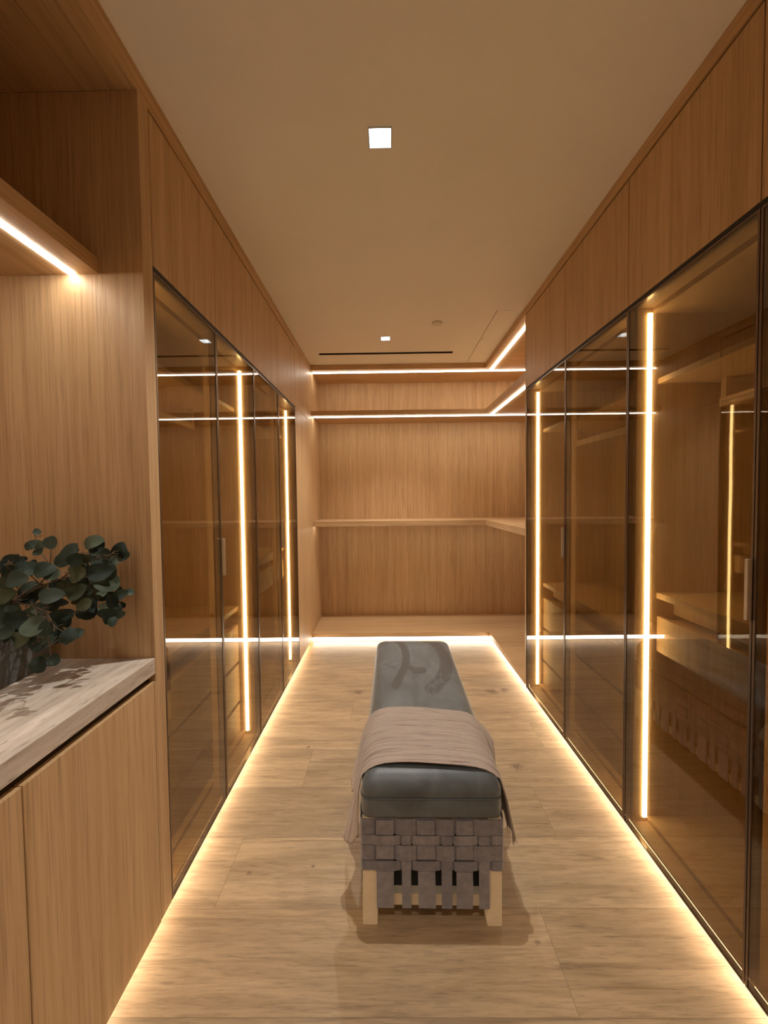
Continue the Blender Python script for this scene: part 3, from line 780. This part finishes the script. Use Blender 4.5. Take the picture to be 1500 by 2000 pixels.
def branch(label, base, stems, leaves):
    t = empty('eucalyptus_branch', base, label, 'plant', 'eucalyptus branches in the planter')
    sm = MB()
    for i, st in enumerate(stems): sm.tube(st, .0026 if i == 0 else .0017, 5, r2=.0009)
    allp = [Vector(p) for st in stems for p in st]
    dens = []
    for st in stems:
        for p, q in zip(st[:-1], st[1:]):
            for k in range(6): dens.append(Vector(p).lerp(Vector(q), k / 6))
    fm = MB()
    for x, y, z, r, a in leaves:
        c = Vector((x, y, z)); n = min(dens, key=lambda p: (p - c).length)
        d = (c - n); e = c - d.normalized() * min(r * .8, d.length * .9) if d.length > 1e-4 else c
        sm.tube([n, (n + e) / 2 + Vector((0, 0, .004)), e, c], .0008, 4)
        f = Vector((random.uniform(-.1, .9), -1.0, random.uniform(-.2, .9)))
        leaf(fm, c, r * 1.12, math.radians(a), f)
        if r > .015:      # a partner leaf behind, opposite on the twig
            c2 = c + Vector((random.uniform(-.012, .012), random.uniform(.010, .030), random.uniform(-.014, .010)))
            sm.tube([n, c2], .0008, 4)
            leaf(fm, c2, r * random.uniform(.75, 1.05), random.uniform(0, 3.1), Vector((random.uniform(-.6, 1.0), -1.0, random.uniform(-.7, .9))))
    # small berry buds along the stems
    bm_ = MB()
    for k in range(26):
        p = random.choice(dens); q = p + Vector((random.uniform(-.012, .012), random.uniform(-.012, .006), random.uniform(-.012, .014)))
        bm_.tube([p, q, q + (q - p).normalized() * .003], .0007, 4)
        bm_.disc(q.x, q.y, q.z - .0012, q.z + .0012, .0016, 6)
    sm.build('stem', STEM, t, smooth=True)
    fm.build('foliage', LEAF, t, smooth=True)
    bm_.build('buds', STEM, t)['kind'] = 'stuff'
A = [(-0.887, 1.094, 1.25, 0.028, 60), (-0.859, 1.087, 1.239, 0.021, 20), (-0.824, 1.099, 1.285, 0.023, 20), (-0.802, 1.177, 1.251, 0.02, 60), (-0.85, 1.166, 1.232, 0.027, 15), (-0.815, 1.164, 1.224, 0.021, 20), (-0.912, 1.163, 1.209, 0.016, 0), (-0.866, 1.096, 1.198, 0.023, 15), (-0.815, 1.109, 1.197, 0.027, 10), (-0.814, 1.144, 1.16, 0.029, 170), (-0.869, 1.156, 1.166, 0.024, 30), (-0.927, 1.169, 1.15, 0.026, 170), (-0.877, 1.172, 1.125, 0.027, 0), (-0.861, 1.085, 1.148, 0.024, 30), (-0.801, 1.142, 1.111, 0.023, 110), (-0.782, 1.149, 1.127, 0.016, 10), (-0.869, 1.131, 1.081, 0.024, 60), (-0.787, 1.095, 1.08, 0.021, 30), (-0.774, 1.127, 1.074, 0.014, 10), (-0.763, 1.085, 1.065, 0.013, 70), (-0.816, 1.178, 1.075, 0.016, 80), (-0.919, 1.17, 1.107, 0.022, 10), (-0.932, 1.135, 1.15, 0.023, 20), (-0.904, 1.08, 1.081, 0.026, 20), (-0.879, 1.157, 1.191, 0.015, 40), (-0.918, 1.11, 1.231, 0.017, 110), (-0.958, 1.136, 1.16, 0.018, 20), (-0.849, 1.174, 1.081, 0.016, 10), (-0.841, 1.086, 1.113, 0.017, 30)]
B = [(-0.861, 0.998, 1.16, 0.025, 5), (-0.981, 1.065, 1.161, 0.025, 50), (-1.027, 1.062, 1.143, 0.019, 30), (-0.968, 1.058, 1.139, 0.019, 10), (-0.872, 1.021, 1.129, 0.017, 20), (-0.898, 1.011, 1.126, 0.019, 8), (-0.992, 1.031, 1.115, 0.019, 160), (-0.928, 1.012, 1.111, 0.019, 30), (-0.931, 0.983, 1.102, 0.021, 170), (-0.88, 0.969, 1.088, 0.025, 50), (-0.992, 1.024, 1.085, 0.019, 30), (-0.943, 1.004, 1.072, 0.025, 20), (-0.912, 0.966, 1.062, 0.021, 10), (-0.888, 0.994, 1.059, 0.027, 60), (-0.885, 0.987, 1.041, 0.019, 20), (-0.851, 0.973, 1.082, 0.018, 90), (-0.886, 1.045, 1.041, 0.02, 30), (-0.783, 0.957, 1.071, 0.018, 60), (-0.81, 0.98, 1.052, 0.012, 60), (-0.888, 1.08, 1.066, 0.014, 70), (-0.821, 0.957, 1.009, 0.013, 80), (-0.901, 1.005, 0.979, 0.019, 100), (-0.981, 0.995, 1.161, 0.02, 10), (-0.991, 1.004, 1.132, 0.018, 20), (-0.964, 0.972, 1.112, 0.019, 0), (-0.941, 0.96, 1.078, 0.017, 30)]
Cc = [(-0.889, 1.001, 1.322, 0.008, 90), (-0.842, 0.986, 1.296, 0.015, 75), (-0.921, 1.019, 1.287, 0.017, 20), (-0.875, 0.992, 1.286, 0.011, 60), (-0.872, 0.982, 1.273, 0.01, 20), (-0.942, 1.019, 1.25, 0.008, 0), (-1.024, 1.076, 1.237, 0.02, 170), (-1.034, 1.063, 1.225, 0.02, 20), (-1.021, 1.059, 1.209, 0.021, 10), (-0.946, 0.999, 1.202, 0.022, 5), (-0.943, 1.034, 1.222, 0.023, 175), (-0.878, 1.005, 1.224, 0.021, 30), (-1.017, 1.038, 1.182, 0.021, 0)]
branch('eucalyptus branch arching right towards the oak panel, with blue-green round leaves', (-1.12, 1.0, 1.041),
       [[(-1.12, 1.0, 1.041), (-1.05, 1.02, 1.10), (-0.957, 1.06, 1.162), (-0.93, 1.08, 1.177), (-0.912, 1.1, 1.185), (-0.877, 1.12, 1.188), (-0.834, 1.13, 1.173), (-0.812, 1.14, 1.132), (-0.798, 1.14, 1.08)],
        [(-0.912, 1.1, 1.185), (-0.876, 1.12, 1.219), (-0.824, 1.13, 1.237), (-0.79, 1.14, 1.25)],
        [(-0.877, 1.12, 1.188), (-0.875, 1.14, 1.236), (-0.863, 1.15, 1.273)], [(-0.852, 1.12, 1.178), (-0.841, 1.13, 1.119), (-0.863, 1.13, 1.089)]], A)
branch('eucalyptus branch drooping low over the planter rim, with pale green leaves', (-1.10, 0.95, 1.041),
       [[(-1.10, 0.95, 1.041), (-1.05, 1.0, 1.10), (-0.975, 1.02, 1.139), (-0.911, 1.0, 1.135), (-0.864, 0.99, 1.121), (-0.835, 0.98, 1.086), (-0.804, 0.98, 1.067)],
        [(-0.911, 1.0, 1.144), (-0.891, 0.99, 1.124), (-0.884, 0.98, 1.082), (-0.877, 0.98, 1.048)], [(-0.864, 0.99, 1.121), (-0.863, 0.99, 1.055), (-0.866, 1.0, 1.006), (-0.86, 1.0, 0.997)],
        [(-0.975, 1.02, 1.139), (-0.965, 1.0, 1.11), (-0.939, 0.99, 1.067)]], B)
branch('eucalyptus branch standing highest in the planter, with small leaves at its tip', (-1.14, 1.05, 1.041),
       [[(-1.14, 1.05, 1.041), (-1.03, 1.05, 1.12), (-0.93, 1.05, 1.179), (-0.894, 1.04, 1.213), (-0.891, 1.03, 1.246), (-0.909, 1.03, 1.269), (-0.925, 1.03, 1.283), (-0.916, 1.03, 1.318)],
        [(-0.894, 1.04, 1.213), (-0.881, 1.03, 1.252), (-0.871, 1.02, 1.288)], [(-0.93, 1.05, 1.179), (-0.946, 1.03, 1.216), (-0.974, 1.03, 1.235), (-0.997, 1.02, 1.237)],
        [(-0.946, 1.03, 1.216), (-0.966, 1.02, 1.199), (-0.994, 1.02, 1.186)]], Cc)

for o in bpy.data.objects:
    if '_local' in o: del o['_local']
